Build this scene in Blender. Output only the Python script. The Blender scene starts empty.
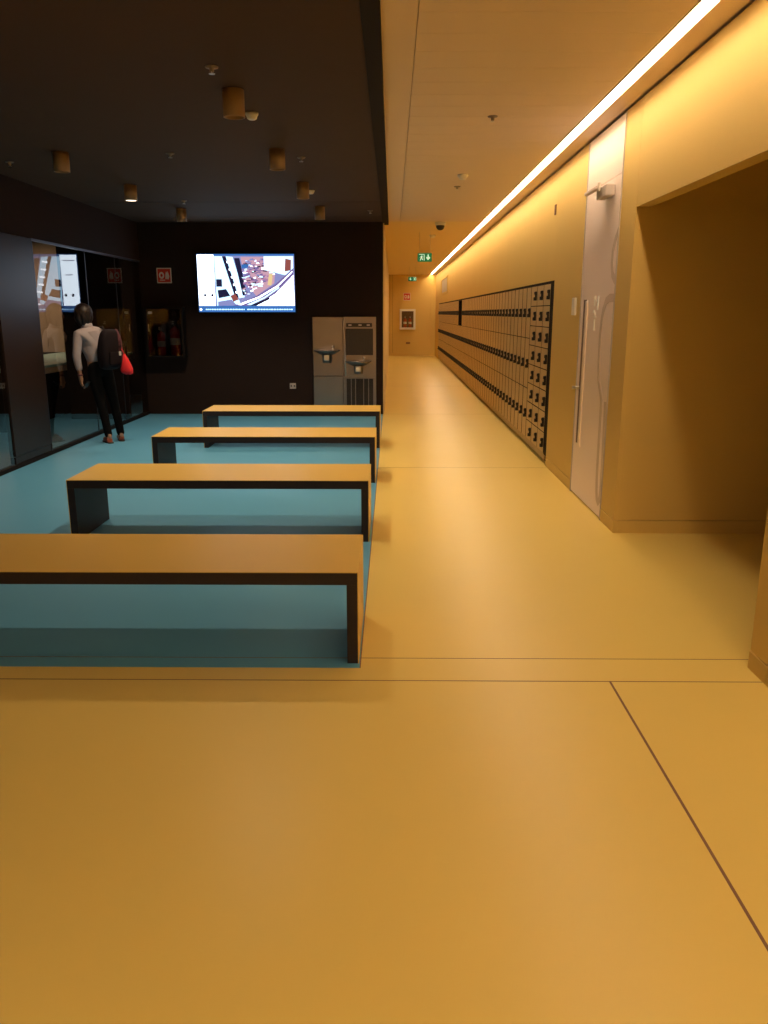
import bpy, bmesh, math, random
from mathutils import Vector, Matrix
random.seed(4)
C = bpy.context.scene
COL = C.collection
PI = math.pi

# ------------------------------------------------------------------ materials
def srgb(r, g, b):
    f = lambda c: (c/255/12.92) if c/255 <= .04045 else ((c/255+.055)/1.055)**2.4
    return (f(r), f(g), f(b), 1)

def mat(name, col, rough=.5, metal=0.0, spec=.5, noise=0.0, nscale=8.0, bump=0.0, bscale=60.0, emit=None, es=0.0,
        rough_var=0.0, coat=0.0):
    m = bpy.data.materials.new(name); m.use_nodes = True
    nt = m.node_tree; b = nt.nodes['Principled BSDF']
    b.inputs['Base Color'].default_value = col if len(col) == 4 else (*col, 1)
    b.inputs['Roughness'].default_value = rough
    b.inputs['Metallic'].default_value = metal
    b.inputs['Specular IOR Level'].default_value = spec
    b.inputs['Coat Weight'].default_value = coat
    tc = nt.nodes.new('ShaderNodeTexCoord')
    if noise > 0:
        n = nt.nodes.new('ShaderNodeTexNoise'); n.inputs['Scale'].default_value = nscale; n.inputs['Detail'].default_value = 4
        nt.links.new(tc.outputs['Object'], n.inputs['Vector'])
        mx = nt.nodes.new('ShaderNodeMix'); mx.data_type = 'RGBA'
        c = list(col)[:3]
        mx.inputs[6].default_value = (*[x*(1-noise) for x in c], 1)
        mx.inputs[7].default_value = (*[min(1, x*(1+noise)) for x in c], 1)
        nt.links.new(n.outputs['Fac'], mx.inputs[0]); nt.links.new(mx.outputs[2], b.inputs['Base Color'])
    if rough_var > 0:
        n = nt.nodes.new('ShaderNodeTexNoise'); n.inputs['Scale'].default_value = 1.3; n.inputs['Detail'].default_value = 5
        nt.links.new(tc.outputs['Object'], n.inputs['Vector'])
        mr = nt.nodes.new('ShaderNodeMapRange'); mr.inputs['To Min'].default_value = rough-rough_var; mr.inputs['To Max'].default_value = rough+rough_var
        nt.links.new(n.outputs['Fac'], mr.inputs['Value']); nt.links.new(mr.outputs['Result'], b.inputs['Roughness'])
    if bump > 0:
        n = nt.nodes.new('ShaderNodeTexNoise'); n.inputs['Scale'].default_value = bscale; n.inputs['Detail'].default_value = 3
        nt.links.new(tc.outputs['Object'], n.inputs['Vector'])
        bp = nt.nodes.new('ShaderNodeBump'); bp.inputs['Strength'].default_value = bump; bp.inputs['Distance'].default_value = .01
        nt.links.new(n.outputs['Fac'], bp.inputs['Height']); nt.links.new(bp.outputs['Normal'], b.inputs['Normal'])
    if emit:
        b.inputs['Emission Color'].default_value = emit if len(emit) == 4 else (*emit, 1)
        b.inputs['Emission Strength'].default_value = es
    return m

WARM = (1.0, .745, .47)
M = {}
M['floor'] = mat('yellow_resin_floor', (.74, .555, .155, 1), .34, spec=.27, noise=.03, nscale=.8, rough_var=.04, bump=.02, bscale=3)
M['teal'] = mat('teal_resin_floor', (.10, .34, .56, 1), .42, spec=.3, noise=.04, nscale=.7)
M['wall'] = mat('yellow_wall_paint', (.68, .475, .145, 1), .6, spec=.2, noise=.03, nscale=1.2)
M['ceil'] = mat('pale_yellow_ceiling_metal', (.77, .61, .47, 1), .55, spec=.2)
M['ceil_far'] = mat('yellow_ceiling_paint', (.82, .64, .34, 1), .6, spec=.2)
M['dwall'] = mat('dark_brown_wall_paint', (.026, .0155, .0130, 1), .8, spec=.12, noise=.08, nscale=2)
M['dceil'] = mat('dark_brown_ceiling_paint', (.070, .045, .034, 1), .8, spec=.15, noise=.05, nscale=2)
M['dpanel'] = mat('dark_brown_satin_panel', (.022, .013, .011, 1), .34, spec=.24, noise=.05)
M['dark'] = mat('near_black_metal', (.010, .007, .007, 1), .7, spec=.12)
M['gap'] = mat('dark_joint', (.02, .012, .008, 1), .9, spec=.1)
M['seam'] = mat('floor_joint_sealant', (.20, .10, .055, 1), .7)
M['wseam'] = mat('wall_joint', (.22, .15, .06, 1), .8)
M['benchdark'] = mat('dark_bench_core', (.018, .012, .014, 1), .5, spec=.3)
M['benchtop'] = mat('yellow_bench_laminate', (.68, .445, .10, 1), .4, spec=.33, noise=.02, nscale=2)
M['locker'] = mat('locker_laminate', (.56, .40, .20, 1), .5, spec=.3, noise=.03, nscale=3)
M['plinth'] = mat('locker_plinth_laminate', (.42, .28, .13, 1), .5)
M['lockblack'] = mat('black_plastic_lock', (.014, .010, .010, 1), .35)
M['door'] = mat('pinkish_grey_door_paint', (.88, .75, .72, 1), .45, spec=.3)
M['doorgraph'] = mat('darker_grey_door_graphic', (.60, .48, .43, 1), .5)
M['chrome'] = mat('brushed_steel_handle', (.7, .66, .62, 1), .3, metal=1)
M['steel'] = mat('brushed_stainless_panel', (.30, .25, .22, 1), .30, metal=1, noise=.08, nscale=5)
M['steeldark'] = mat('dark_recess_plastic', (.035, .024, .020, 1), .4)
M['white'] = mat('white_plastic', (.75, .72, .68, 1), .4)
M['offwhite'] = mat('offwhite_painted_metal', (.72, .68, .60, 1), .4)
M['spr'] = mat('dull_sprinkler_metal', (.22, .17, .13, 1), .5)
M['pink'] = mat('pale_grey_frame', (.46, .40, .38, 1), .5)
M['offpink'] = mat('pale_pinkish_metal', (.85, .72, .64, 1), .35)
M['print'] = mat('bright_white_print', (.95, .93, .92, 1), .4)
M['red'] = mat('red_sign_plastic', (.55, .03, .02, 1), .5)
M['extred'] = mat('red_extinguisher_enamel', (.50, .02, .02, 1), .25, coat=.4)
M['signwhite'] = mat('white_sign_print', (.72, .66, .62, 1), .5)
M['lampbody'] = mat('bronze_lamp_body', (.30, .19, .10, 1), .5)
M['lampin'] = mat('dark_lamp_baffle', (.02, .02, .02, 1), .6)
M['green'] = mat('green_exit_sign', (.0, .16, .06, 1), .4, emit=(.0, .30, .11), es=.25)
M['exitwhite'] = mat('white_exit_pictogram', (.7, .85, .75, 1), .4, emit=(.55, 1, .72), es=.7)
M['strip'] = mat('led_strip_diffuser', (.9, .85, .75, 1), .5, emit=WARM, es=30.5)
M['fill_strip'] = mat('added_fill_diffuser', (.9, .85, .75, 1), .5, emit=WARM, es=53.0)  # emission of the fill lines added behind the camera
M['lens'] = mat('lit_lamp_lens', (.9, .85, .75, 1), .5, emit=(1, .82, .6), es=3.0)
M['mirrored_skin'] = mat('skin', (.42, .22, .14, 1), .5)
M['hair'] = mat('dark_brown_hair', (.016, .008, .007, 1), .45, bump=.3, bscale=90)
M['shirt'] = mat('light_grey_shirt_cotton', (.42, .365, .39, 1), .8, noise=.06, nscale=20, bump=.15, bscale=30)
M['trousers'] = mat('black_trouser_cloth', (.005, .0045, .005, 1), .9, spec=.1)
M['shoe'] = mat('reddish_brown_shoe_leather', (.28, .07, .04, 1), .4)
M['sole'] = mat('dark_shoe_sole', (.03, .02, .02, 1), .7)
M['bag'] = mat('dark_grey_bag_nylon', (.013, .008, .011, 1), .8, spec=.2, noise=.15, nscale=14)
M['maroon'] = mat('maroon_bag_trim', (.13, .035, .045, 1), .7)
M['redcloth'] = mat('bright_red_cloth', (.80, .02, .03, 1), .7)
M['counter'] = mat('pale_counter_top', (.42, .66, .60, 1), .35)
M['beige'] = mat('beige_wood_panel', (.62, .43, .29, 1), .5, noise=.06, nscale=3)
M['metaldark'] = mat('dark_anodised_frame', (.05, .05, .065, 1), .3, metal=.7)
M['frame_light'] = mat('satin_anodised_head_rail', (.16, .16, .2, 1), .3, metal=.8)

def glass_mat(name='clear_partition_glass', tint=(.80, .78, .76, 1)):
    m = bpy.data.materials.new(name); m.use_nodes = True
    nt = m.node_tree; nt.nodes.clear()
    o = nt.nodes.new('ShaderNodeOutputMaterial')
    g = nt.nodes.new('ShaderNodeBsdfGlossy'); g.inputs['Roughness'].default_value = .012; g.inputs['Color'].default_value = (1, 1, 1, 1)
    t = nt.nodes.new('ShaderNodeBsdfTransparent'); t.inputs['Color'].default_value = tint
    f = nt.nodes.new('ShaderNodeFresnel'); f.inputs['IOR'].default_value = 1.9
    mx = nt.nodes.new('ShaderNodeMixShader')
    geo = nt.nodes.new('ShaderNodeNewGeometry'); sub = nt.nodes.new('ShaderNodeMath'); sub.operation = 'SUBTRACT'; sub.inputs[0].default_value = 1
    nt.links.new(geo.outputs['Backfacing'], sub.inputs[1])
    mu = nt.nodes.new('ShaderNodeMath'); mu.operation = 'MULTIPLY'; nt.links.new(sub.outputs[0], mu.inputs[0]); nt.links.new(f.outputs[0], mu.inputs[1])
    nt.links.new(mu.outputs[0], mx.inputs[0]); nt.links.new(t.outputs[0], mx.inputs[1]); nt.links.new(g.outputs[0], mx.inputs[2])
    nt.links.new(mx.outputs[0], o.inputs['Surface'])
    return m
M['glass'] = glass_mat()
M['glass_dark'] = glass_mat('smoked_cabinet_glass', (.50, .48, .47, 1))

def emis(name, col, s=1.0):
    return mat(name, (.02, .02, .02, 1), .4, emit=col, es=s)
for k_, n_, c_ in (('s_white', 'screen_pale', (2.9, 3.3, 3.7)), ('s_blue', 'screen_blue_bar', (.04, .17, .52)), ('s_dark', 'screen_dark_navy', (.012, .012, .05)),
                   ('s_sky', 'screen_light_cyan', (1.0, 1.6, 2.1)), ('s_grey', 'screen_grey_blue', (.26, .28, .58)), ('s_mauve', 'screen_mauve', (.42, .20, .40)),
                   ('s_rose', 'screen_dull_rose', (.62, .36, .46)), ('s_violet', 'screen_violet_grey', (.20, .14, .36)), ('s_gold', 'screen_sand', (.85, .62, .32)),
                   ('s_brown', 'screen_brick_brown', (.30, .08, .07))):
    M[k_] = emis(n_, c_, 1.0)

# ------------------------------------------------------------------ mesh helpers
class MB:
    def __init__(s): s.bm = bmesh.new(); s.mi = 0
    def _tag(s, faces, mi):
        for f in faces: f.material_index = mi
    def box(s, x0, x1, y0, y1, z0, z1, bev=0.0, mi=0, mtx=None, seg=1):
        r = bmesh.ops.create_cube(s.bm, size=1); vs = r['verts']
        c = Vector(((x0+x1)/2, (y0+y1)/2, (z0+z1)/2)); d = (abs(x1-x0), abs(y1-y0), abs(z1-z0))
        for v in vs: v.co = Vector((v.co.x*d[0], v.co.y*d[1], v.co.z*d[2]))+c
        if bev > 0:
            es = list({e for v in vs for e in v.link_edges})
            rr = bmesh.ops.bevel(s.bm, geom=es, offset=bev, segments=seg, affect='EDGES', profile=.5)
            vs = list({v for f in rr['faces'] for v in f.verts} | {v for v in vs if v.is_valid})
        fs = {f for v in vs for f in v.link_faces}
        s._tag(fs, mi)
        if mtx: bmesh.ops.transform(s.bm, matrix=mtx, verts=vs)
        return s
    def lathe(s, prof, origin=(0, 0, 0), axis='Z', n=24, mi=0, cap=True, smooth=True):
        rings = []
        O = Vector(origin)
        def P(r, h, a):
            c, d = r*math.cos(a), r*math.sin(a)
            if axis == 'Z': return O+Vector((c, d, h))
            if axis == 'X': return O+Vector((h, c, d))
            return O+Vector((c, h, d))
        for r, h in prof:
            rings.append([s.bm.verts.new(P(max(r, 1e-5), h, 2*PI*k/n)) for k in range(n)])
        fs = []
        for a, b in zip(rings, rings[1:]):
            for k in range(n):
                fs.append(s.bm.faces.new((a[k], a[(k+1) % n], b[(k+1) % n], b[k])))
        if cap:
            fs.append(s.bm.faces.new(list(reversed(rings[0])))); fs.append(s.bm.faces.new(rings[-1]))
        for f in fs: f.material_index = mi; f.smooth = smooth and len(f.verts) == 4
        return s
    def tube(s, pts, r, n=10, mi=0):
        pts = [Vector(p) for p in pts]; rings = []
        up = Vector((0, 0, 1)); 
        for i, p in enumerate(pts):
            t = (pts[min(i+1, len(pts)-1)]-pts[max(i-1, 0)]).normalized()
            u = t.cross(up)
            if u.length < .1: u = t.cross(Vector((1, 0, 0)))
            u.normalize(); v = t.cross(u).normalized()
            rr = r[i] if isinstance(r, (list, tuple)) else r
            rings.append([s.bm.verts.new(p+u*rr*math.cos(2*PI*k/n)+v*rr*math.sin(2*PI*k/n)) for k in range(n)])
        for a, b in zip(rings, rings[1:]):
            for k in range(n):
                f = s.bm.faces.new((a[k], a[(k+1) % n], b[(k+1) % n], b[k])); f.smooth = True; f.material_index = mi
        f = s.bm.faces.new(rings[0]); f.material_index = mi
        f = s.bm.faces.new(rings[-1]); f.material_index = mi
        return s
    def prism(s, poly, plane, a, b, mi=0):
        """poly: 2D points; plane 'XZ' extruded along Y a..b, 'YZ' along X, 'XY' along Z"""
        def P(p, h):
            if plane == 'XZ': return (p[0], h, p[1])
            if plane == 'YZ': return (h, p[0], p[1])
            return (p[0], p[1], h)
        v0 = [s.bm.verts.new(P(p, a)) for p in poly]; v1 = [s.bm.verts.new(P(p, b)) for p in poly]
        n = len(poly); fs = [s.bm.faces.new(v0), s.bm.faces.new(list(reversed(v1)))]
        for k in range(n): fs.append(s.bm.faces.new((v0[k], v1[k], v1[(k+1) % n], v0[(k+1) % n])))
        for f in fs: f.material_index = mi
        return s
    def build(s, name, mats, parent=None, loc=None, recenter=True):
        bmesh.ops.recalc_face_normals(s.bm, faces=s.bm.faces)
        me = bpy.data.meshes.new(name); s.bm.to_mesh(me); s.bm.free()
        for m in (mats if isinstance(mats, (list, tuple)) else [mats]): me.materials.append(m)
        o = bpy.data.objects.new(name, me); COL.objects.link(o)
        if parent is not None: o.parent = parent
        if loc is not None: o.location = loc
        return o

def tag(o, label=None, cat=None, group=None, kind=None):
    if label: o['label'] = label
    if cat: o['category'] = cat
    if group: o['group'] = group
    if kind: o['kind'] = kind
    return o
def struct(mb, name, m): return tag(mb.build(name, m), kind='structure')
def empty(name, loc=(0, 0, 0), label=None, cat=None, group=None, rz=0):
    o = bpy.data.objects.new(name, None); COL.objects.link(o); o.location = loc; o.rotation_euler = (0, 0, rz)
    o.empty_display_size = .1
    return tag(o, label, cat, group)
def copy_tree(o, parent=None, kids=None):
    c = o.copy(); COL.objects.link(c)
    if parent is not None: c.parent = parent
    for ch in kids[o]: copy_tree(ch, c, kids)
    return c
def kidmap(o):
    d = {o: list(o.children)}
    for ch in o.children: d.update(kidmap(ch))
    return d

# ------------------------------------------------------------------ dimensions
XR, XL, XC = 1.66, -3.965, -.145        # right wall, glass wall, edge of the teal floor
YD, YE, YB = 13.04, 31.5, -8.0          # dark wall, corridor end, behind the camera
ZC, ZD = 3.0, 2.96

# ------------------------------------------------------------------ floor
mb = MB()
mb.box(XC, 4.0, YB, YE+.2, -.1, 0); mb.box(XL-.2, XC, YB, 3.43, -.1, 0)
struct(mb, 'floor', M['floor'])
struct(MB().box(-9.0, XC, 3.43, YD, -.1, 0).box(-9.0, XL-.1, YD, 16.2, -.1, 0), 'floor_teal', M['teal'])
struct(MB().box(XL, XR, 3.297, 3.303, -.002, .0006), 'trim_1', M['seam'])
struct(MB().box(XL, 4.0, 3.538, 3.543, -.002, .0006), 'trim_2', M['seam'])
struct(MB().box(.974, .984, YB, 3.297, -.002, .0006), 'trim_3', M['seam'])
mb = MB()
for y in (8.4, 13.05, 18.2): mb.box(XC, XR-.01, y, y+.005, -.002, .0005)
struct(mb, 'trim_4', M['wseam'])
struct(MB().box(XC-.002, XC+.003, 3.43, YD, -.002, .0006), 'trim_5', M['seam'])

# ------------------------------------------------------------------ right wall (yellow)
D0, D1 = 6.18, 7.27          # door
L0, L1 = 8.52, 29.30         # locker bay
ZL = 1.925
mb = MB()
def pan(y0, y1, z0=.1, z1=ZC-.012): mb.box(XR, XR+.03, y0+.002, y1-.002, z0, z1)
pan(5.80, D0); pan(D1, L0)
y = 8.52
for a, b in [(8.52, 9.6), (9.6, 12.0), (12.0, 14.4), (14.4, 16.8), (16.8, 19.2), (19.2, 21.6), (21.6, 24.4), (24.4, 27.0), (27.0, 29.3)]: pan(a, b, ZL)
pan(29.3, YE)
pan(3.45, 5.80, 2.30)                    # lintel over the opening
for a, b in [(YB, -2.), (-2., 0.6), (.6, 3.27), (3.275, 3.45)]: pan(a, b, .092)
# masses behind the cladding
mb.box(XR+.03, XR+.10, 3.45, 5.8, 2.30, ZC)
mb.box(XR+.03, XR+.30, YB, 3.446, 0, ZC); 
mb.box(XR+.03, XR+.30, D1, L0, 0, ZC); mb.box(XR+.03, XR+.4, L0, L1, ZL, ZC); mb.box(XR+.03, XR+.4, L1, YE, 0, ZC)
mb.box(XR+.45, XR+.6, D0-.02, L1+.1, 0, ZC)
struct(mb, 'wall_right', M['wall'])
# alcove
struct(MB().box(XR+.03, 4.0, 5.80, 6.16, .1, ZC), 'wall_alcove', M['wall'])
struct(MB().box(4.0, 4.1, YB, 6.2, 0, ZC).box(XR+.3, 4.0, 1.9, 2.0, 0, ZC), 'wall_alcove_side', M['wall'])
mb = MB()
mb.box(XR-.004, XR+.03, 3.275, 3.452, 0, .086, .002); mb.box(XR-.004, XR+.03, YB, 3.27, 0, .086, .002)
mb.box(XR-.004, XR+.03, 5.796, D0-.004, 0, .095, .002); mb.box(XR-.004, XR+.03, D1+.004, L0-.01, 0, .095, .002)
mb.box(XR-.004, XR+.03, L1+.01, YE, 0, .095, .002)
mb.box(XR+.03, 4.0, 5.790, 5.82, 0, .095, .002)
struct(mb, 'baseboard_right', M['wall'])

# ------------------------------------------------------------------ end wall and left corridor wall
XW = -.12
mb = MB(); mb.box(XW-.3, .02, YE, YE+.2, 0, ZC); mb.box(.026, 1.47, YE, YE+.2, 0, ZC); mb.box(1.476, XR+.4, YE, YE+.2, 0, ZC)
struct(mb, 'wall_end', M['wall'])
struct(MB().box(XW, XR, YE-.012, YE, 0, .10, .002), 'baseboard_end', M['wall'])
mb = MB()
for a, b in [(YD+.30, 16.), (16., 19.), (19., 22.), (22., 24.3), (25.3, 28.), (28., YE)]: mb.box(XW-.2, XW, a+.002, b-.002, 0, ZC)
mb.box(XW-.2, XW, 24.3, 25.3, 2.1, ZC)
struct(mb, 'wall_corridor_left', M['ceil_far'])
d = struct(MB().box(XW-.06, XW-.012, 24.31, 25.29, .01, 2.09, .004), 'door_2', M['offwhite'])
MB().box(XW-.012, XW-.002, 24.40, 24.46, .95, 1.12, .003).tube([(XW-.002, 24.43, 1.04), (XW+.045, 24.43, 1.04), (XW+.045, 24.55, 1.04)], .009).build('door_handle', M['chrome'], d)

# ------------------------------------------------------------------ dark lounge walls
struct(MB().box(XL-.1, -.142, YD, YD+.295, 0, ZC+.05), 'wall_back', M['dwall'])
struct(MB().box(-.142, -.125, YD+.02, YD+.30, 0, ZC), 'trim_6', M['ceil_far'])
G0, G1 = 9.17, YD            # big glazed bay
mb = MB()
mb.box(XL-.08, XL+.015, YB, YD, 2.395, ZD)                        # wall above the glazing
mb.box(XL-.08, XL+.015, YB, 5.0, 0, 2.395)
struct(mb, 'wall_left', M['dwall'])
mb = MB(); mb.box(XL-.05, XL+.015, 8.27, G0, .13, 2.39, .002); mb.box(XL-.05, XL+.010, 8.27, G0, .05, .125, .002)
struct(mb, 'wall_left_panel', M['dpanel'])
struct(MB().box(XL-.05, XL+.02, 5.0, YD, 0, .045, .003), 'baseboard_left', M['dark'])
for i, (a, b, ms) in enumerate([(5.0, 8.27, [6.6]), (G0, G1, [10.75, 11.9])]):
    w = struct(MB().box(XL-.008, XL, a+.02, b, .045, 2.37), 'window_%d' % (i+1), M['glass'])
    f = MB(); f.box(XL-.03, XL+.016, a, b, 2.37, 2.395, .002)
    f.build('window_frame', M['frame_light'], w)
    f = MB(); f.box(XL-.03, XL+.016, a, a+.02, .045, 2.37, .002)
    for y in ms: f.box(XL-.012, XL+.003, y, y+.012, .045, 2.37)
    f.build('glazing_joint', M['metaldark'], w)
# rest of the shell behind the camera
struct(MB().box(XL-.1, 4.0, YB-.1, YB, 0, ZC), 'wall_behind', M['wall'])

# room behind the glass
struct(MB().box(-9.0, -8.9, 4.9, 16.2, 0, ZC), 'wall_room_side', M['dwall'])
struct(MB().box(-9.0, XL-.1, 16.2, 16.3, 0, ZC), 'wall_room_back', M['dwall'])
struct(MB().box(-9.0, XL-.1, 4.9, 5.0, 0, ZC), 'wall_room_front', M['dwall'])
struct(MB().box(-9.0, XL-.08, 4.9, 16.3, ZC-.06, ZC), 'ceiling_room', M['dceil'])
struct(MB().box(-4.97, XL-.09, 12.36, 12.44, 0, ZC-.06), 'wall_room_partition', M['dwall'])
t = empty('wall_cabinet', (-7.2, 15.85, 0), 'tall beige wood storage front seen through the glass above the counter', 'cabinet')
MB().box(-.85, 1.2, 0, .35, .86, 2.9).build('carcass', M['beige'], t)
for k in range(3):
    MB().box(-.85+k*.685, -.85+k*.685+.68, -.02, 0, .86, 2.88, .003).build('door', M['beige'], t)
t = empty('service_counter', (-5.75, 12.9, 0), 'pale topped service counter with a beige front in the glazed room', 'counter')
MB().box(-.7, .70, -2.1, 2.95, .82, .858, .004).build('countertop', M['counter'], t)
MB().box(.67, .715, -2.1, 2.95, .74, .818, .003).build('front_edge', M['beige'], t)
MB().box(-.6, .45, -2.0, 2.9, 0, .74).build('cabinet_base', M['dwall'], t)
d = bpy.data.lights.new('room_lamp', 'AREA'); d.shape = 'RECTANGLE'; d.size = 1.6; d.size_y = .3; d.energy = 36; d.color = (1, .75, .5)
o = bpy.data.objects.new('room_lamp', d); COL.objects.link(o); o.location = (-6.6, 14.4, 2.90)

# ------------------------------------------------------------------ ceilings
mb = MB()
for a, b in ((YB, 10.72), (10.735, 12.35), (12.365, YD)): mb.box(XL-.08, -.152, a, b, ZD, ZD+.08)
mb.box(XL-.08, -.152, YB, YD, ZD+.085, ZD+.1)
struct(mb, 'ceiling_dark', M['dceil'])
struct(MB().box(-.150, -.058, YB, YD+.32, ZD-.012, ZC+.06, .002), 'trim_7', M['dark'])
S0, S1 = 1.43, 1.51           # slot of the light line
mb = MB()
y = YB
while y < YD+.30:
    mb.box(.123, S0-.012, y+.0004, min(y+.2996, YD+.32), ZC, ZC+.03, .0022); y += .3
mb.box(-.058, .119, YB, YD+.32, ZC, ZC+.03)
mb.box(S1, XR-.006, YB, YD+.32, ZC, ZC+.03)
mb.box(S1, XR-.006, YD+.32, YE, ZC, ZC+.03)
mb.box(-.06, XR+.3, YB, YD+.32, ZC+.045, ZC+.06)
struct(mb, 'ceiling', M['ceil'])
struct(MB().box(XW-.2, S0-.012, YD+.322, YE, ZC, ZC+.03).box(XW-.2, XR+.3, YD+.322, YE, ZC+.045, ZC+.06), 'ceiling_far', M['ceil_far'])
struct(MB().box(XR+.03, 4.0, 2.0, 5.80, ZC-.05, ZC), 'ceiling_alcove', M['wall'])
# light line in the ceiling
t = empty('linear_ceiling_light', (0, 0, ZC), 'continuous glowing warm light line running along the corridor ceiling', 'light')
mb = MB(); yy = YB
while yy < YE-.01:
    mb.box(S0, S1, yy, min(yy+.5, YE), .030, .036); yy += .5
mb.build('diffuser', M['strip'], t)
MB().box(S0-.010, S0-.002, YB, YE, -.003, .04).box(S1+.001, S1+.004, YB, YE, -.002, .04).build('housing_rim', M['offwhite'], t)

# two unseen light lines added behind the camera to brighten the near floor
for x_, lb in ((-2.6, 'added unseen fill light line by the dark side'), (-.55, 'added unseen fill light line nearer the corridor')):
    t = empty('lobby_fill_light', (x_, 0, ZD-.02), lb, 'light')
    mb = MB(); yy = YB+.4
    while yy < -.3:
        mb.box(-.04, .04, yy, yy+.5, .004, .012); yy += .5
    mb.build('diffuser', M['fill_strip'], t)
    MB().box(-.055, -.041, YB+.4, -.1, 0, .02).box(.041, .055, YB+.4, -.1, 0, .02).build('housing_rim', M['dark'], t)

# ------------------------------------------------------------------ benches
def make_bench():
    W, Dp, H, T, TL = 2.15, .645, .45, .062, .054
    r = empty('bench', (0, 0, 0))
    MB().box(-W+.004, -.004, 0, Dp, H-T, H-.004, .0015).build('seat', M['benchdark'], r)
    MB().box(-W, 0, 0, Dp, H-.004, H, .001).build('seat_laminate', M['benchtop'], r)
    for s in (0, 1):
        x0, x1 = ((-TL, -.004) if s == 0 else (-W+.004, -W+TL))
        l = MB().box(x0, x1, 0, Dp, 0, H-T, .0015).build('leg', M['benchdark'], r)
        x0, x1 = ((-.004, 0) if s == 0 else (-W, -W+.004))
        MB().box(x0, x1, 0, Dp, 0, H-.004, .001).build('end_laminate', M['benchtop'], l)
    return r
bench = make_bench(); bk = kidmap(bench)
BL = ['long yellow topped dark bench nearest the camera on the teal floor edge',
      'yellow topped dark bench second from the camera, between the nearest and the third',
      'yellow topped dark bench third from the camera on the teal floor',
      'farthest yellow topped dark bench, in front of the steel drinking fountain']
for i, (y, x) in enumerate([(3.478, -.152), (5.54, -.162), (7.60, -.158), (9.66, -.142)]):
    b = bench if i == 0 else copy_tree(bench, None, bk)
    b.location = (x, y, 0); tag(b, BL[i], 'bench', 'yellow topped benches on the teal floor')

# ------------------------------------------------------------------ lockers
ZB, ZT = .11, 1.90
XF = XR-.002
def lock(mbk, y, z, tall=.105):
    """black lock: narrow pull above, round knob below; y near edge of the door"""
    mbk.box(XF-.022, XF, y, y+.034, z-tall*.5, z+tall*.5, .004)
    mbk.box(XF-.036, XF-.02, y-.001, y+.032, z-tall*.5, z-tall*.12, .004)
    mbk.box(XF-.030, XF-.02, y+.004, y+.028, z+tall*.15, z+tall*.48, .004)
    return mbk
bay = struct(MB().box(XF+.004, XR+.03, L0, L0+.16, ZB-.01, ZL).box(XF+.004, XR+.03, L0, L1, ZT+.003, ZL), 'trim_8', M['dark'])
def unit(ncol, w, nrow, hole=()):
    r = empty('locker_unit', (0, 0, 0))
    h = (ZT-ZB)/nrow
    c = MB()
    holes = [k for k in range(ncol) if (k, nrow-1) in hole]
    if holes:
        hy0, hy1 = min(holes)*w, (max(holes)+1)*w
        c.box(XF+.018, XR+.36, .001, ncol*w-.001, ZB, ZT-h)
        if hy0 > 0.01: c.box(XF+.018, XR+.36, .001, hy0, ZT-h, ZT)
        if hy1 < ncol*w-.01: c.box(XF+.018, XR+.36, hy1, ncol*w-.001, ZT-h, ZT)
        c.box(XR+.30, XR+.36, hy0, hy1, ZT-h, ZT)
        c.box(XF+.018, XR+.30, hy0, hy1, ZT-.015, ZT)
        for k in range(1, len(holes)): c.box(XF+.018, XR+.30, hy0+k*w-.008, hy0+k*w+.008, ZT-h, ZT)
    else:
        c.box(XF+.018, XR+.36, .001, ncol*w-.001, ZB, ZT)
    c.build('carcass', M['dark'], r)
    c = MB(); c.box(XF+.012, XR+.3, 0, ncol*w, .035, ZB-.004, .001); c.build('plinth', M['plinth'], r)
    MB().box(XF+.05, XR+.3, 0, ncol*w, 0, .035).build('toe_kick_shade', M['dark'], r)  # near-black colour stands for the shadow line along the floor
    dm = None; hm = None
    g = .0045; gy = .008 if nrow > 5 else .016
    for i in range(ncol):
        for j in range(nrow):
            if (i, j) in hole: continue
            if dm is None:
                d = MB().box(XF, XF+.016, gy, w-gy, g, h-g).build('door', [M['locker'], M['dark']], r, (0, i*w, ZB+j*h))
                for p_ in d.data.polygons: p_.material_index = 1 if abs(p_.normal.x) < .5 else 0
                k = lock(MB(), .022, h*.5, .105 if nrow < 5 else .10).build('handle', M['lockblack'], d)
                dm, hm = d.data, k.data
            else:
                d = bpy.data.objects.new('door', dm); COL.objects.link(d); d.parent = r; d.location = (0, i*w, ZB+j*h)
                k = bpy.data.objects.new('handle', hm); COL.objects.link(k); k.parent = d
    return r
YS = L0+.16
u = unit(3, .397, 8); u.location = (0, YS, 0)
YT = YS+3*.397
tag(u, 'nearest locker unit, eight rows of small square doors with black locks', 'lockers', 'lockers built into the yellow wall')
ORD = ['first', 'second', 'third', 'fourth', 'fifth', 'sixth', 'seventh', 'eighth', 'ninth', 'tenth']
w6 = (L1-YT)/60
u0 = unit(6, w6, 3); uk = kidmap(u0)
for k in range(10):
    if k == 0: uu = u0
    elif k == 5: uu = unit(6, w6, 3, hole={(0, 2), (1, 2), (2, 2)})
    else: uu = copy_tree(u0, None, uk)
    uu.location = (0, YT+k*6*w6, 0)
    lb = '%s three-tier narrow-door locker unit counting from the small square lockers' % ORD[k]
    if k == 5: lb = 'three-tier narrow-door locker unit with black open gap in its top tier'
    if k == 9: lb = 'three-tier narrow-door locker unit farthest away, next to the end wall'
    tag(uu, lb, 'lockers', 'lockers built into the yellow wall')

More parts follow.
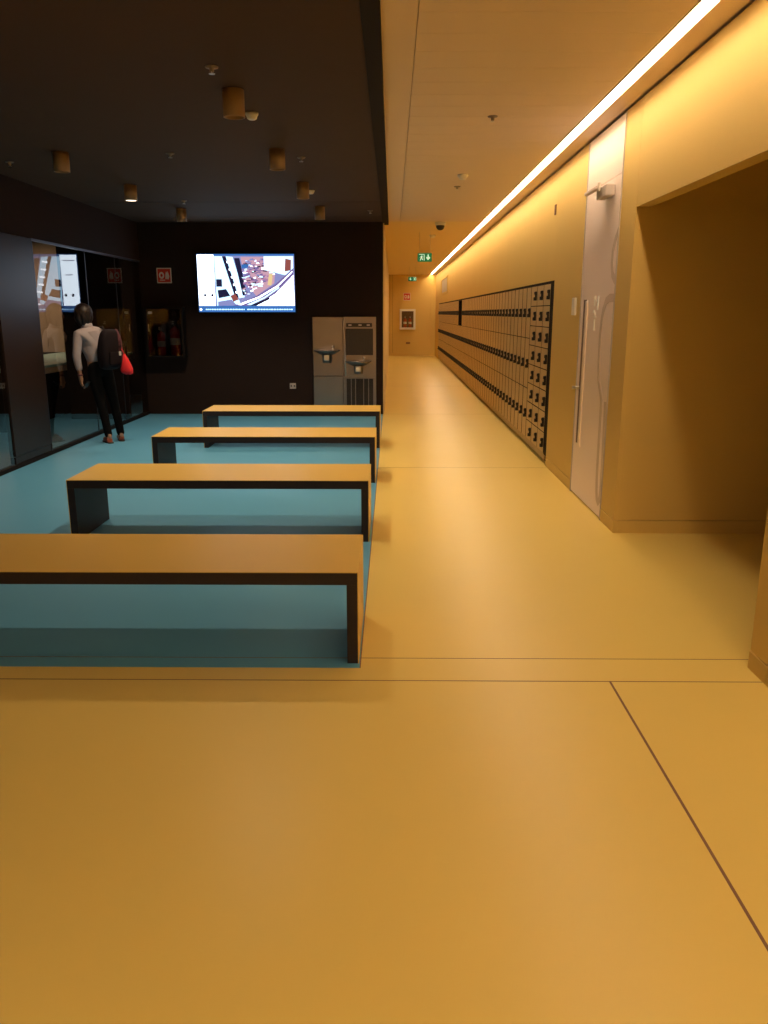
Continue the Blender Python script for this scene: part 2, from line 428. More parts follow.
# ------------------------------------------------------------------ right wall door
dr = struct(MB().box(XR-.001, XR+.04, D0+.006, D1-.006, .012, 2.58, .002), 'door_1', M['door'])
MB().box(XR-.001, XR+.04, D0+.006, D1-.006, 2.584, ZC-.015, .002).build('overpanel', M['door'], dr)
mb = MB(); mb.box(XR-.008, XR+.05, D0-.003, D0+.006, 0, ZC-.012).box(XR-.008, XR+.05, D1-.006, D1+.003, 0, ZC-.012)
mb.build('door_frame', M['pink'], dr)
# long pull; the shade of its recess is painted as a flat dark strip
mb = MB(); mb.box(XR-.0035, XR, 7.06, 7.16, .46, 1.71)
mb.build('pull_recess_shade', mat('pull_shadow_gap', (.13, .07, .06, 1), .6), dr)
mb = MB(); mb.box(XR-.014, XR-.0012, 6.985, 7.055, .455, 1.70, .003); mb.box(XR-.014, XR-.0012, 7.055, 7.13, .455, .475, .003)
mb.build('pull_handle', M['offpink'], dr)
MB().lathe([(.018, 0), (.018, -.02), (.011, -.022), (.011, -.05), (.016, -.052), (.014, -.062)], (XR-.002, 7.15, .96), 'X', 16).build('lock_cylinder', M['chrome'], dr)
# supergraphic outline on the door leaf
def ribbon(pts, w, x0=XR-.0035, x1=XR):
    L, R = [], []
    for i, p in enumerate(pts):
        a = Vector(pts[max(i-1, 0)]); b = Vector(pts[min(i+1, len(pts)-1)]); t = (b-a).normalized(); n = Vector((-t.y, t.x))
        L.append(tuple(Vector(p)+n*w/2)); R.append(tuple(Vector(p)-n*w/2))
    return L, R
def ribbon_mesh(mb, pts, w):
    L, R = ribbon(pts, w)
    for i in range(len(pts)-1):
        mb.prism([L[i], L[i+1], R[i+1], R[i]], 'YZ', XR-.0035, XR)
mb = MB()
def arc(cy, cz, r, a0, a1, n=10, rz=None):
    rz = rz or r
    return [(cy+r*math.cos(math.radians(a0+(a1-a0)*k/n)), cz+rz*math.sin(math.radians(a0+(a1-a0)*k/n))) for k in range(n+1)]
ribbon_mesh(mb, [(6.19, 1.71), (6.32, 1.712), (6.42, 1.69), (6.49, 1.62), (6.525, 1.53), (6.54, 1.42), (6.53, 1.2), (6.50, 1.08), (6.42, .99), (6.375, .92), (6.37, .75), (6.37, .5), (6.36, .3), (6.345, .2), (6.32, .145), (6.28, .125), (6.24, .15), (6.22, .22), (6.225, .5), (6.25, .93)], .062)
ribbon_mesh(mb, [(6.19, 2.19), (6.27, 2.13), (6.32, 2.05), (6.325, 1.96), (6.29, 1.88), (6.20, 1.83)], .055)
mb.build('door_graphic', M['doorgraph'], dr)
# small white pictograms on the leaf
mb = MB()
def pb(y0, y1, z0, z1): mb.box(XR-.008, XR, y0, y1, z0, z1)
for y0 in (6.75, 6.64): pb(y0, y0+.03, 1.655, 1.735)
pb(6.67, 6.75, 1.69, 1.705); pb(6.655, 6.68, 1.625, 1.70)
pb(6.76, 6.80, 1.60, 1.625); pb(6.73, 6.745, 1.58, 1.61); pb(6.735, 6.755, 1.46, 1.55); pb(6.70, 6.76, 1.565, 1.575)
mb.build('door_pictogram', M['print'], dr)
# closer
t = empty('door_closer', (XR, 6.62, 2.47), 'grey metal door closer high on the pinkish grey door', 'door closer')
MB().box(-.075, -.004, -.26, .02, -.02, .06, .006).build('closer_body', M['pink'], t)
MB().box(-.11, -.075, -.10, .28, .045, .070, .004).build('guide_rail', M['doorgraph'], t)
MB().box(-.10, -.08, -.12, -.09, .03, .09, .003).build('arm_joint', M['chrome'], t)
# card reader, small plate, far grille
t = MB().box(XR-.022, XR, 7.44, 7.555, 1.58, 1.735, .006, seg=2).build('card_reader', M['white'])
tag(t, 'small white card reader on yellow wall beside the pinkish grey door', 'card reader')
t = MB().box(XR-.012, XR, 8.60, 8.65, 2.565, 2.665, .003).build('wall_plate', M['seam'])
tag(t, 'tiny brown plate high on the yellow wall above the nearest lockers', 'plate')
t = empty('wall_grille', (XR, 26.2, 2.44), 'grey framed grille panel high on wall above the farthest lockers', 'grille')
MB().box(-.006, 0, -1.35, 1.35, -.20, .20).build('grille_panel', M['pink'], t)
mb = MB(); mb.box(-.02, 0, -1.4, -1.35, -.25, .25).box(-.02, 0, 1.35, 1.4, -.25, .25).box(-.02, 0, -1.4, 1.4, -.25, -.20).box(-.02, 0, -1.4, 1.4, .20, .25)
mb.build('frame', M['wall'], t)

# ------------------------------------------------------------------ television
TX0, TX1, TZ0, TZ1 = -3.035, -1.52, 1.615, 2.487
TY = YD-.075
t = empty('television', ((TX0+TX1)/2, YD, TZ0), 'large glowing wall television showing buildings, with a blue ticker bar', 'television')
def loc(o): 
    o.data.transform(Matrix.Translation(-Vector(t.location))); return o
loc(MB().box(TX0-.014, TX1+.014, TY, YD-.02, TZ0-.016, TZ1+.014, .004).build('housing', M['dark'], t))
loc(MB().box(TX0+.35, TX1-.35, YD-.02, YD, TZ0+.2, TZ1-.2).build('wall_bracket', M['dark'], t))
W, H = TX1-TX0, TZ1-TZ0
mb = MB(); SM = ['s_sky', 's_white', 's_blue', 's_dark', 's_grey', 's_mauve', 's_rose', 's_violet', 's_gold', 's_brown']
lay = [0]
def poly(pts, m):
    """pts in screen units 0..1 (v down)"""
    lay[0] += 1
    yy = TY-.0012-lay[0]*.00006
    vs = [mb.bm.verts.new((TX0+u*W, yy, TZ1-v*H)) for u, v in pts]
    f = mb.bm.faces.new(vs); f.material_index = SM.index(m)
def rect(u0, v0, u1, v1, m): poly([(u0, v0), (u1, v0), (u1, v1), (u0, v1)], m)
rect(0, 0, 1, 1, 's_blue')
rect(0, .0, 1, .02, 's_blue')
rect(.175, .03, 1, .89, 's_grey')
# facade at the left of the picture
poly([(.18, .04), (.27, .04), (.44, .89), (.19, .89)], 's_sky')
rect(.19, .43, .25, .56, 's_dark'); poly([(.20, .62), (.29, .60), (.33, .72), (.21, .76)], 's_dark')
poly([(.20, .82), (.34, .78), (.40, .89), (.20, .89)], 's_grey')
poly([(.26, .04), (.30, .04), (.42, .74), (.385, .78)], 's_dark')
poly([(.30, .04), (.37, .05), (.48, .74), (.42, .76)], 's_sky')
poly([(.385, .07), (.44, .07), (.50, .68), (.46, .72)], 's_dark')
poly([(.33, .72), (.38, .68), (.42, .78), (.36, .82)], 's_brown')
for k in range(5): poly([(.305+k*.02, .12+k*.13), (.365+k*.02, .11+k*.13), (.37+k*.02, .14+k*.13), (.31+k*.02, .155+k*.13)], 's_white')
# quarter of rooftops in the middle
poly([(.45, .05), (.69, .05), (.69, .25), (.80, .33), (.79, .50), (.60, .72), (.50, .52)], 's_rose')
for k in range(230):
    u = random.uniform(.455, .78); v = random.uniform(.08, .68)
    if v > .30+(.80-u)*1.35 or (u > .68 and v < .3): continue
    a = random.uniform(-.6, .2); l = random.uniform(.015, .05); h = random.uniform(.012, .03)
    du, dv = l*math.cos(a), l*math.sin(a)
    poly([(u, v), (u+du, v+dv), (u+du+.004, v+dv+h), (u+.004, v+h)], random.choice(['s_mauve', 's_violet', 's_white', 's_rose', 's_grey', 's_violet', 's_sky', 's_mauve', 's_dark']))
poly([(.46, .18), (.53, .17), (.53, .23), (.46, .25)], 's_blue')
poly([(.74, .33), (.78, .34), (.76, .54), (.72, .53)], 's_gold')
# bright block top right and the pale deck below right
poly([(.69, .04), (.99, .04), (.99, .34), (.90, .36), (.69, .27)], 's_sky'); poly([(.70, .06), (.90, .06), (.90, .33), (.70, .26)], 's_white')
poly([(.91, .08), (.97, .10), (.965, .28), (.90, .30)], 's_brown')
poly([(.42, .89), (.60, .80), (.80, .62), (.99, .30), (.995, .89)], 's_white')
poly([(.36, .89), (.60, .72), (.80, .52), (.99, .24), (.99, .36), (.80, .68), (.60, .89)], 's_violet')
poly([(.40, .87), (.62, .735), (.82, .54), (.98, .29), (.98, .31), (.82, .57), (.63, .76), (.44, .88)], 's_white')
poly([(.50, .87), (.68, .74), (.84, .56), (.84, .585), (.69, .76), (.54, .88)], 's_sky')
poly([(.52, .89), (.70, .77), (.74, .73), (.735, .78), (.60, .89)], 's_dark')
# pale side column with small dark marks, ticker bar
rect(0.005, .012, .175, .89, 's_white')
for (a, b, v) in ((.03, .15, .10), (.06, .13, .345)):
    for k in range(6): rect(a+(b-a)*k/6, v, a+(b-a)*(k+.72)/6, v+.020, 's_grey')
for a in (.055, .13):
    poly([(a, .70), (a+.015, .678), (a+.032, .70), (a+.024, .732), (a+.006, .732)], 's_dark')
rect(0, .90, 1, 1, 's_blue')
poly([(.02+.013*math.cos(q*PI/4), .955+.022*math.sin(q*PI/4)) for q in range(8)], 's_white')
x = .07
while x < .95:
    l = random.uniform(.008, .03); rect(x, .945, x+l, .965, 's_sky'); x += l+.006+(.02 if abs(x-.47) < .02 else 0)
loc(mb.build('screen', [M[k] for k in SM], t))

# ------------------------------------------------------------------ red fire signs
def fire_sign(x0, x1, z0, z1, y, label, s=1):
    t = empty('fire_sign', ((x0+x1)/2, y, (z0+z1)/2), label, 'sign', 'red fire equipment signs')
    w, h = (x1-x0)/2, (z1-z0)/2
    MB().box(-w, w, -.006, 0, -h, h, .001).build('panel', M['signwhite'], t)
    MB().box(-w*.87, w*.87, -.008, -.0062, -h*.87, h*.87).build('red_field', M['red'], t)
    mb = MB()
    # hose reel ring at left, flame at right
    n = 16
    for k in range(n):
        a0, a1 = 2*PI*k/n, 2*PI*(k+1)/n
        f = lambda r, a: (-w*.34+w*r*math.cos(a), h*.02+h*r*1.25*math.sin(a))
        mb.prism([f(.36, a0), f(.36, a1), f(.17, a1), f(.17, a0)], 'XZ', -.0096, -.0084)
    mb.prism([(w*.15, -h*.45), (w*.60, -h*.5), (w*.72, -h*.1), (w*.62, h*.25), (w*.5, h*.6), (w*.42, h*.3), (w*.3, h*.55), (w*.2, h*.2)], 'XZ', -.0096, -.0084)
    mb.prism([(-w*.6, -h*.65), (w*.1, -h*.65), (w*.1, -h*.55), (-w*.6, -h*.55)], 'XZ', -.0096, -.0084)
    mb.build('pictogram', M['signwhite'], t)
    return t
fire_sign(-3.69, -3.46, 2.055, 2.285, YD, 'red fire equipment sign with white border on the dark wall')
fire_sign(.43, .70, 2.06, 2.34, YE, 'red fire equipment sign on yellow end wall of corridor')

# ------------------------------------------------------------------ extinguishers and cabinets
def extinguisher(x, y, z, s, label, grp, tint='extred'):
    t = empty('fire_extinguisher', (x, y, z), label, 'fire extinguisher', grp)
    r, h = .075*s, .40*s
    MB().lathe([(r*.9, 0), (r, .012), (r, h*.82), (r*.93, h*.9), (r*.65, h*.97), (r*.3, h), (r*.28, h*1.04)], n=20).build('cylinder', M[tint], t)
    MB().lathe([(r*1.01, h*.38), (r*1.01, h*.62)], n=20, cap=False).build('label_band', M['signwhite'], t)
    MB().box(-.018*s, .018*s, -.018*s, .018*s, h*1.04, h*1.12, .003).box(-.012*s, .012*s, -.12*s, .02*s, h*1.12, h*1.15, .003).box(-.012*s, .012*s, -.10*s, .02*s, h*1.19, h*1.22, .003).build('valve', M['chrome'], t)
    MB().tube([(0, 0, h*1.08), (r*.9, -.02, h*1.05), (r*1.25, -.03, h*.8), (r*1.2, -.03, h*.35)], .011*s).build('hose', M['lockblack'], t)
    return t
# dark niche on the dark wall
t = empty('extinguisher_cabinet', (-3.57, YD, .914), 'dark extinguisher cabinet with glass front on the dark wall', 'cabinet', )
w, h = .295, .778
mb = MB(); mb.box(-w, w, -.02, -.001, 0, h); mb.box(-w, -w+.03, -.20, -.02, 0, h).box(w-.03, w, -.20, -.02, 0, h).box(-w+.03, w-.03, -.20, -.02, 0, .03).box(-w+.03, w-.03, -.20, -.02, h-.03, h)
mb.build('cabinet_body', M['dark'], t)
MB().box(-w+.03, w-.03, -.198, -.194, .03, h-.03).build('glass_door', M['glass_dark'], t)
MB().box(-w+.055, -w+.115, -.206, -.199, h-.105, h-.07).build('tag_plate', M['white'], t)
MB().box(-w+.045, -w+.055, -.215, -.199, h*.52, h*.66, .002).build('handle', M['chrome'], t)
extinguisher(-3.655, YD-.11, .947, .90, 'left red fire extinguisher inside the dark wall cabinet', 'extinguishers in the dark wall cabinet')
extinguisher(-3.43, YD-.11, .947, 1.08, 'larger right red fire extinguisher inside the dark wall cabinet', 'extinguishers in the dark wall cabinet')
# white framed cabinet on the end wall
t = empty('hose_cabinet', (.595, YE, .987), 'white framed fire hose cabinet on the corridor end wall', 'cabinet')
w, h = .30, .756
mb = MB(); mb.box(-w, -w+.075, -.16, 0, 0, h, .004).box(w-.075, w, -.16, 0, 0, h, .004).box(-w+.075, w-.075, -.16, 0, 0, .075, .003).box(-w+.075, w-.075, -.16, 0, h-.075, h, .003)
mb.build('cabinet_frame', M['white'], t)
MB().box(-w+.075, w-.075, -.02, -.002, .075, h-.075).build('back_panel', M['maroon'], t)
MB().box(-w+.075, w-.075, -.150, -.146, .075, h-.075).build('glass_door', M['glass'], t)
extinguisher(.50, YE-.085, 1.064, .85, 'left fire extinguisher inside the white framed end wall cabinet', 'extinguishers in the end wall cabinet')
extinguisher(.69, YE-.085, 1.064, .85, 'right fire extinguisher inside the white framed end wall cabinet', 'extinguishers in the end wall cabinet')
# sockets
def socket(x, y, z, w, h, label, m):
    t = empty('wall_socket', (x, y, z), label, 'socket')
    MB().box(-w/2, w/2, -.010, 0, -h/2, h/2, .003).build('plate', m, t)
    for s in (-.25, .25): MB().box(s*w-.012, s*w+.012, -.013, -.0102, -.012, .012, .002).build('outlet', M['lockblack'], t)
socket(-1.60, YD, .455, .10, .09, 'small grey double socket on the dark wall beside fountain', M['pink'])
socket(.62, YE, .478, .16, .07, 'small dark socket low on end wall under the white cabinet', M['seam'])

# ------------------------------------------------------------------ drinking fountain
FX0, FX1, FZ0, FZ1 = -1.262, -.253, .05, 1.54
t = empty('drinking_fountain', ((FX0+FX1)/2, YD, 0), 'stainless steel twin drinking fountain with bottle filler on the dark wall', 'drinking fountain')
inv = Matrix.Translation(-Vector(t.location))
def fp(mb_, n, m, parent=None):
    o = mb_.build(n, m, parent or t)
    if parent is None: o.data.transform(inv)
    return o
FM = -.776; fy = YD-.05
fp(MB().box(FX0, FM-.004, fy, YD, .62, FZ1, .006), 'left_panel', M['steel'])
fp(MB().box(FX0, FM-.004, fy, YD, FZ0, .615, .006), 'lower_panel', M['steel'])
mb = MB()  # right side frame around the niche
mb.box(FM, -.742, fy, YD, .60, FZ1).box(-.300, FX1, fy, YD, .60, FZ1).box(-.742, -.300, fy, YD, 1.36, FZ1).box(-.742, -.300, fy, YD, .60, .945)
mb.box(FM, FX1, YD-.006, YD, .60, FZ1)
fp(mb, 'right_panel', M['steel'])
mb = MB(); mb.box(-.741, -.301, YD-.012, YD-.007, .946, 1.359)
for k in range(12): mb.box(-.735+k*.036, -.725+k*.036, YD-.018, YD-.012, .955, 1.35)
fp(mb, 'bottle_niche', M['steeldark'])
dsp = fp(MB().box(-.725, -.315, fy-.006, fy, 1.385, 1.445, .004), 'display_strip', M['steeldark'])
for x in (-.69, -.53, -.40):
    o = MB().box(x, x+.05, fy-.009, fy-.0062, 1.405, 1.425, .001).build('button', M['pink'], dsp); o.data.transform(inv)
mb = MB(); mb.box(FM, -.73, fy, YD, FZ0, .595).box(-.30, FX1, fy, YD, FZ0, .595).box(-.73, -.30, fy, YD, .575, .595).box(-.73, -.30, fy, YD, FZ0, .12)
for x in (-.66, -.59, -.46, -.38): mb.box(x, x+.012, fy+.004, fy+.012, .12, .575)
fp(mb, 'lower_grille_frame', M['steel'])
mb = MB(); mb.box(-.73, -.30, fy+.025, YD-.001, .12, .575)
for k in range(22): mb.box(-.73, -.30, fy+.018, fy+.025, .13+k*.02, .138+k*.02)
fp(mb, 'louvre', M['steeldark'])
fp(MB().tube([(FM+.012, fy-.002, 1.535), (FM+.010, fy-.004, 1.35), (FM+.03, fy-.004, 1.18), (FM+.035, fy-.004, .62)], .010), 'edge_trim', M['chrome'])
def basin(cx, cz):
    mb = MB()
    prof = [(.03, -.20), (.07, -.195), (.075, -.075), (.12, -.06), (.205, -.012), (.212, 0), (.20, 0), (.11, -.045), (.02, -.05)]
    mb.lathe(prof, n=32)
    for v in mb.bm.verts: v.co.y *= .86
    b = mb.build('basin', M['steel'], t); b.location = (cx-t.location.x, fy-.16-YD, cz)
    m2 = MB(); m2.lathe([(.016, 0), (.016, .02), (.012, .022), (.012, .05), (.020, .055), (.016, .072)], (.09, .05, -.01), n=14)
    m2.tube([(.09, .05, .045), (.09, .0, .062)], .008); m2.build('bubbler', M['chrome'], b)
    m3 = MB(); m3.box(-.045, .045, -.11, -.03, -.16, -.07, .008); m3.build('push_bar', M['chrome'], b)
basin(-1.025, 1.035); basin(-.53, .862)

# ------------------------------------------------------------------ ceiling spots
def make_spot():
    r = empty('ceiling_spot', (0, 0, 0))
    R, h = .068, .16
    MB().lathe([(.055, 0), (R, -.002), (R, -h), (R-.006, -h-.001), (R-.008, -h+.004), (R-.010, -h+.06), (.02, -h+.062)], n=32).build('lamp_body', M['lampbody'], r)
    MB().lathe([(R-.012, -h+.055), (R-.0125, -h+.058), (.02, -h+.059)], n=24).build('baffle', M['lampin'], r)
    return r
sp = make_spot(); sk = kidmap(sp)
spots = [(-1.0, 5.50, 'nearest and largest cylindrical bronze spot on the dark ceiling'),
         (-.99, 7.40, 'bronze ceiling spot directly behind the nearest one'),
         (-.965, 9.20, 'third bronze ceiling spot in the row nearer the corridor'),
         (-.957, 11.20, 'farthest bronze spot in the row nearer the corridor, above the television'),
         (-2.895, 7.50, 'nearest bronze ceiling spot in the row by the glass wall'),
         (-2.875, 9.35, 'lit bronze ceiling spot with its glowing lens showing'),
         (-2.840, 11.40, 'farthest bronze ceiling spot in the row by the glass wall')]
SPOT_W = 95.0
for i, (x, y, lb) in enumerate(spots):
    s = sp if i == 0 else copy_tree(sp, None, sk)
    s.location = (x, y, ZD); tag(s, lb, 'ceiling light', 'cylindrical spots on the dark ceiling')
    if i == 5:
        MB().lathe([(.058, -.158), (.058, -.156), (.056, -.154)], n=32).build('lens', M['lens'], s)
    L = bpy.data.lights.new('spot_beam', 'SPOT'); L.energy = SPOT_W; L.color = (1, .76, .50); L.spot_size = math.radians(118); L.spot_blend = .7
    L.shadow_soft_size = .014
    lo = bpy.data.objects.new('spot_beam', L); COL.objects.link(lo); lo.location = (x, y, ZD-.17)

# ------------------------------------------------------------------ small ceiling devices
def detector(x, y, z, r, label, m='white', h=.05, name='smoke_detector', cat='smoke detector'):
    t = MB().lathe([(r, 0), (r, -h*.3), (r*.86, -h*.45), (r*.72, -h*.85), (r*.5, -h), (r*.1, -h*1.02)], n=24).build(name, M[m]); t.location = (x, y, z)
    return tag(t, label, cat)
detector(.735, 8.95, ZC, .055, 'white smoke detector on the corridor ceiling, nearer than the dome camera', h=.05)
detector(.745, 15.6, ZC, .06, 'small pale smoke detector on corridor ceiling beyond the dome camera', 'offwhite')
detector(-.985, 6.10, ZD, .046, 'pale round detector on the dark ceiling beside the nearest spot', 'offwhite', h=.045)
detector(-.93, 9.75, ZD, .042, 'small pale detector beside the third spot of the row nearer the corridor', 'offwhite', h=.04)
def sprinkler(x, y, z, label):
    t = empty('sprinkler_head', (x, y, z), label, 'sprinkler', 'ceiling sprinklers')
    MB().lathe([(.038, 0), (.036, -.006), (.014, -.008), (.012, -.028)], n=18).build('escutcheon', M['spr'], t)
    MB().lathe([(.018, -.036), (.018, -.038)], n=12).box(-.002, .002, -.012, -.008, -.036, -.02).box(-.002, .002, .008, .012, -.036, -.02).build('deflector', M['chrome'], t)
sprinkler(-1.03, 5.02, ZD, 'small sprinkler on dark ceiling in front of the nearest spot')
sprinkler(-1.95, 7.55, ZD, 'small sprinkler midway between the two rows of spots')
sprinkler(-3.55, 7.95, ZD, 'small sprinkler on the dark ceiling by the glass wall')
sprinkler(-.82, 7.75, ZD, 'small sprinkler beside the second spot of the row nearer the corridor')
sprinkler(-.30, 11.6, ZD, 'small sprinkler on dark ceiling near the corridor edge')
sprinkler(-2.6, 10.6, ZD, 'small sprinkler between the lit spot and the dark wall')
sprinkler(.735, 6.40, ZC, 'small sprinkler on the pale corridor ceiling')
sprinkler(.74, 9.75, ZC, 'small sprinkler on corridor ceiling behind the white smoke detector')
t = empty('dome_camera', (.765, 13.45, ZC), 'white dome security camera with dark lens on the corridor ceiling', 'camera')
MB().lathe([(.085, 0), (.085, -.035), (.075, -.05), (.06, -.052)], n=28).build('camera_base', M['white'], t)
MB().lathe([(.068, -.05), (.066, -.075), (.055, -.10), (.034, -.118), (.004, -.124)], n=28).build('camera_dome', M['steeldark'], t)

# ------------------------------------------------------------------ exit signs
def exit_sign(x, y, z, w, h, flip, label):
    t = empty('exit_sign', (x, y, z), label, 'exit sign', 'green exit signs')
    MB().box(-w/2, w/2, -.02, .02, -h/2, h/2, .003).build('sign_box', M['green'], t)
    mb = MB(); mb.box(-w*.4, -w*.4+.006, -.003, .003, h/2, ZC-z).box(w*.4-.006, w*.4, -.003, .003, h/2, ZC-z); mb.build('hanger', M['chrome'], t)
    mb = MB(); a, b = -.0225, -.0203
    s = -1 if not flip else 1
    cx = s*w*.24
    P = lambda pts: mb.prism([(cx+u*h, v*h) for u, v in pts], 'XZ', a, b)
    P([(.38, -.38), (.38, .38), (-.30, .38), (-.30, .32), (.30, .32), (.30, -.38)])
    P([(.02, .28), (.10, .28), (.10, .18), (.02, .18)])
    P([(-.02, .16), (.10, .14), (.06, -.08), (-.08, -.08)])
    P([(-.08, -.06), (0, -.06), (-.10, -.36), (-.20, -.36)]); P([(.0, -.06), (.07, -.06), (.18, -.22), (.14, -.34), (.08, -.30)])
    P([(-.02, .14), (-.18, .06), (-.20, -.04), (-.15, -.02), (-.13, .04), (0, .06)]); P([(.08, .12), (.22, .04), (.19, -.02), (.06, .06)])
    cx = -s*w*.24
    P([(-.07, .34), (.07, .34), (.07, -.02), (.22, .10), (.22, -.08), (0, -.34), (-.22, -.08), (-.22, .10), (-.07, -.02)])
    mb.build('pictogram', M['exitwhite'], t)
exit_sign(.583, 15.0, 2.565, .25, .145, False, 'nearer green exit sign hanging from the corridor ceiling')
exit_sign(.635, 26.0, 2.63, .26, .125, True, 'farther green exit sign hanging near the corridor end')

# ------------------------------------------------------------------ person
def skin_mesh(name, V, E, m, parent, root, sub=2, post=None):
    """V: dict id -> ((x,y,z), r or (rx,ry)); a continuous skinned surface"""
    ids = list(V); idx = {k: i for i, k in enumerate(ids)}
    me = bpy.data.meshes.new(name); me.from_pydata([V[k][0] for k in ids], [(idx[a], idx[b]) for a, b in E], [])
    o = bpy.data.objects.new(name, me); COL.objects.link(o)
    o.modifiers.new('skin', 'SKIN'); sb = o.modifiers.new('sub', 'SUBSURF'); sb.levels = sb.render_levels = sub
    sv = me.skin_vertices[0].data
    for k in ids:
        r = V[k][1]; sv[idx[k]].radius = (r, r) if not isinstance(r, tuple) else r
        sv[idx[k]].use_root = (k == root)
    o.modifiers['skin'].use_smooth_shade = True
    dg = bpy.context.evaluated_depsgraph_get(); nm = bpy.data.meshes.new_from_object(o.evaluated_get(dg))
    o.modifiers.clear(); o.data = nm; bpy.data.meshes.remove(me)
    nm.name = name
    for p in nm.polygons: p.use_smooth = True
    nm.materials.clear(); nm.materials.append(m)
    if post:
        for v in nm.vertices: v.co = post(v.co)
    if parent is not None: o.parent = parent
    return o

V3 = Vector
person = empty('person', (-3.55, 10.14, 0), 'person in grey shirt and black trousers leaning to look through the glass', 'person')
PO = V3(person.location)
def q(x, y, z): return tuple(V3((x, y, z))-PO)
F = V3((-.62, .78, 0)).normalized()      # facing
Lf = V3((-.78, -.62, 0)).normalized()    # the body's own left
J = {
 'pelvis': V3((-3.655, 10.11, .935)), 'belly': V3((-3.69, 10.11, 1.06)), 'chest': V3((-3.725, 10.11, 1.24)), 'upch': V3((-3.745, 10.11, 1.345)),
 'neck': V3((-3.765, 10.10, 1.42)), 'nk2': V3((-3.785, 10.10, 1.49)), 'head': V3((-3.80, 10.10, 1.575)), 'crown': V3((-3.805, 10.095, 1.64)),
 'lsh': V3((-3.84, 9.985, 1.345)), 'lel': V3((-3.865, 9.94, 1.08)), 'lwr': V3((-3.850, 9.965, .855)), 'lpalm': V3((-3.846, 9.975, .79)),
 'rsh': V3((-3.635, 10.215, 1.365)), 'rel': V3((-3.63, 10.33, 1.13)), 'rwr': V3((-3.74, 10.36, 1.22)), 'rpalm': V3((-3.77, 10.35, 1.27)),
 'lhip': V3((-3.715, 10.045, .89)), 'rhip': V3((-3.60, 10.165, .89)), 'lkn': V3((-3.645, 10.04, .50)), 'rkn': V3((-3.545, 10.21, .50)),
 'lan': V3((-3.585, 10.045, .085)), 'ran': V3((-3.49, 10.225, .085)),
}
J['lball'] = J['lan']+F*.12+V3((0, 0, -.055)); J['rball'] = J['ran']+F*.12+V3((0, 0, -.055))
J['lheel'] = J['lan']-F*.035+V3((0, 0, -.04)); J['rheel'] = J['ran']-F*.035+V3((0, 0, -.04))
RAD = {'pelvis': .105, 'belly': .105, 'chest': .118, 'upch': .10, 'neck': .052, 'nk2': .05, 'head': .085, 'crown': .078,
 'lsh': .052, 'lel': .036, 'lwr': .025, 'lpalm': .030, 'rsh': .052, 'rel': .036, 'rwr': .025, 'rpalm': .030,
 'lhip': .074, 'rhip': .074, 'lkn': .050, 'rkn': .052, 'lan': .034, 'ran': .034, 'lball': .030, 'rball': .030, 'lheel': .028, 'rheel': .028}
BV = {k: (q(*J[k]), RAD[k]) for k in J}
BE = [('pelvis', 'belly'), ('belly', 'chest'), ('chest', 'upch'), ('upch', 'neck'), ('neck', 'nk2'), ('nk2', 'head'), ('head', 'crown'),
      ('upch', 'lsh'), ('lsh', 'lel'), ('lel', 'lwr'), ('lwr', 'lpalm'), ('upch', 'rsh'), ('rsh', 'rel'), ('rel', 'rwr'), ('rwr', 'rpalm'),
      ('pelvis', 'lhip'), ('pelvis', 'rhip'), ('lhip', 'lkn'), ('rhip', 'rkn'), ('lkn', 'lan'), ('rkn', 'ran'), ('lan', 'lball'), ('ran', 'rball'), ('lan', 'lheel'), ('ran', 'rheel')]
# fingers: the left hand hangs and holds a phone, the right holds the bag strap
for side, base, down, fwd in (('l', J['lpalm'], V3((.0, .02, -1)), F), ('r', J['rpalm'], V3((-.3, -.05, .9)).normalized(), -F)):
    for k, ln in enumerate((.066, .075, .070, .055)):
        off = F*(.026-.0175*k) if side == 'l' else Lf*(.026-.0175*k)
        prev = side+'palm'
        for j, (fr, cu) in enumerate(((.25, 0), (.62, .012), (1.0, .034))):
            p = base+off*(1.1 if j else .9)+down*(.03+ln*fr)-Lf*cu*(1 if side == 'l' else 0)+(fwd*cu if side == 'r' else V3((0, 0, 0)))
            n = '%sf%d%d' % (side, k, j); BV[n] = (q(*p), (.0095, .0085, .0072)[j]); BE.append((prev, n)); prev = n
    prev = side+'palm'
    for j, (fr, cu) in enumerate(((.4, .03), (1.0, .042))):
        p = base+(F if side == 'l' else Lf)*(cu)+down*(.045*fr); n = '%st%d' % (side, j); BV[n] = (q(*p), (.011, .0085)[j]); BE.append((prev, n)); prev = n
def headshape(co):
    return co
body = skin_mesh('body', BV, BE, M['mirrored_skin'], person, 'pelvis')
# face features
hc = J['head']+V3((0, 0, .02)); FD = (F+V3((0, 0, -.35))).normalized()
mb = MB()
def blob(p, r, sc=(1, 1, 1), mi=0):
    rr = bmesh.ops.create_icosphere(mb.bm, subdivisions=2, radius=r)
    for v in rr['verts']: v.co = V3((v.co.x*sc[0], v.co.y*sc[1], v.co.z*sc[2]))+V3(q(*p))
    for f in {f for v in rr['verts'] for f in v.link_faces}: f.material_index = mi; f.smooth = True
blob(hc+FD*.092+V3((0, 0, -.01)), .016, (1, 1, 1.5)); blob(hc+FD*.083+V3((0, 0, -.05)), .014, (1.3, 1.3, .5), 1)
for s in (-1, 1):
    blob(hc+Lf*s*.084+V3((0, 0, -.01)), .024, (.7, .9, 1.3)); blob(hc+FD*.078+Lf*s*.032+V3((0, 0, .015)), .011, (1, 1, .8), 2)
mb.build('face_features', [M['mirrored_skin'], M['maroon'], M['lockblack']], person)
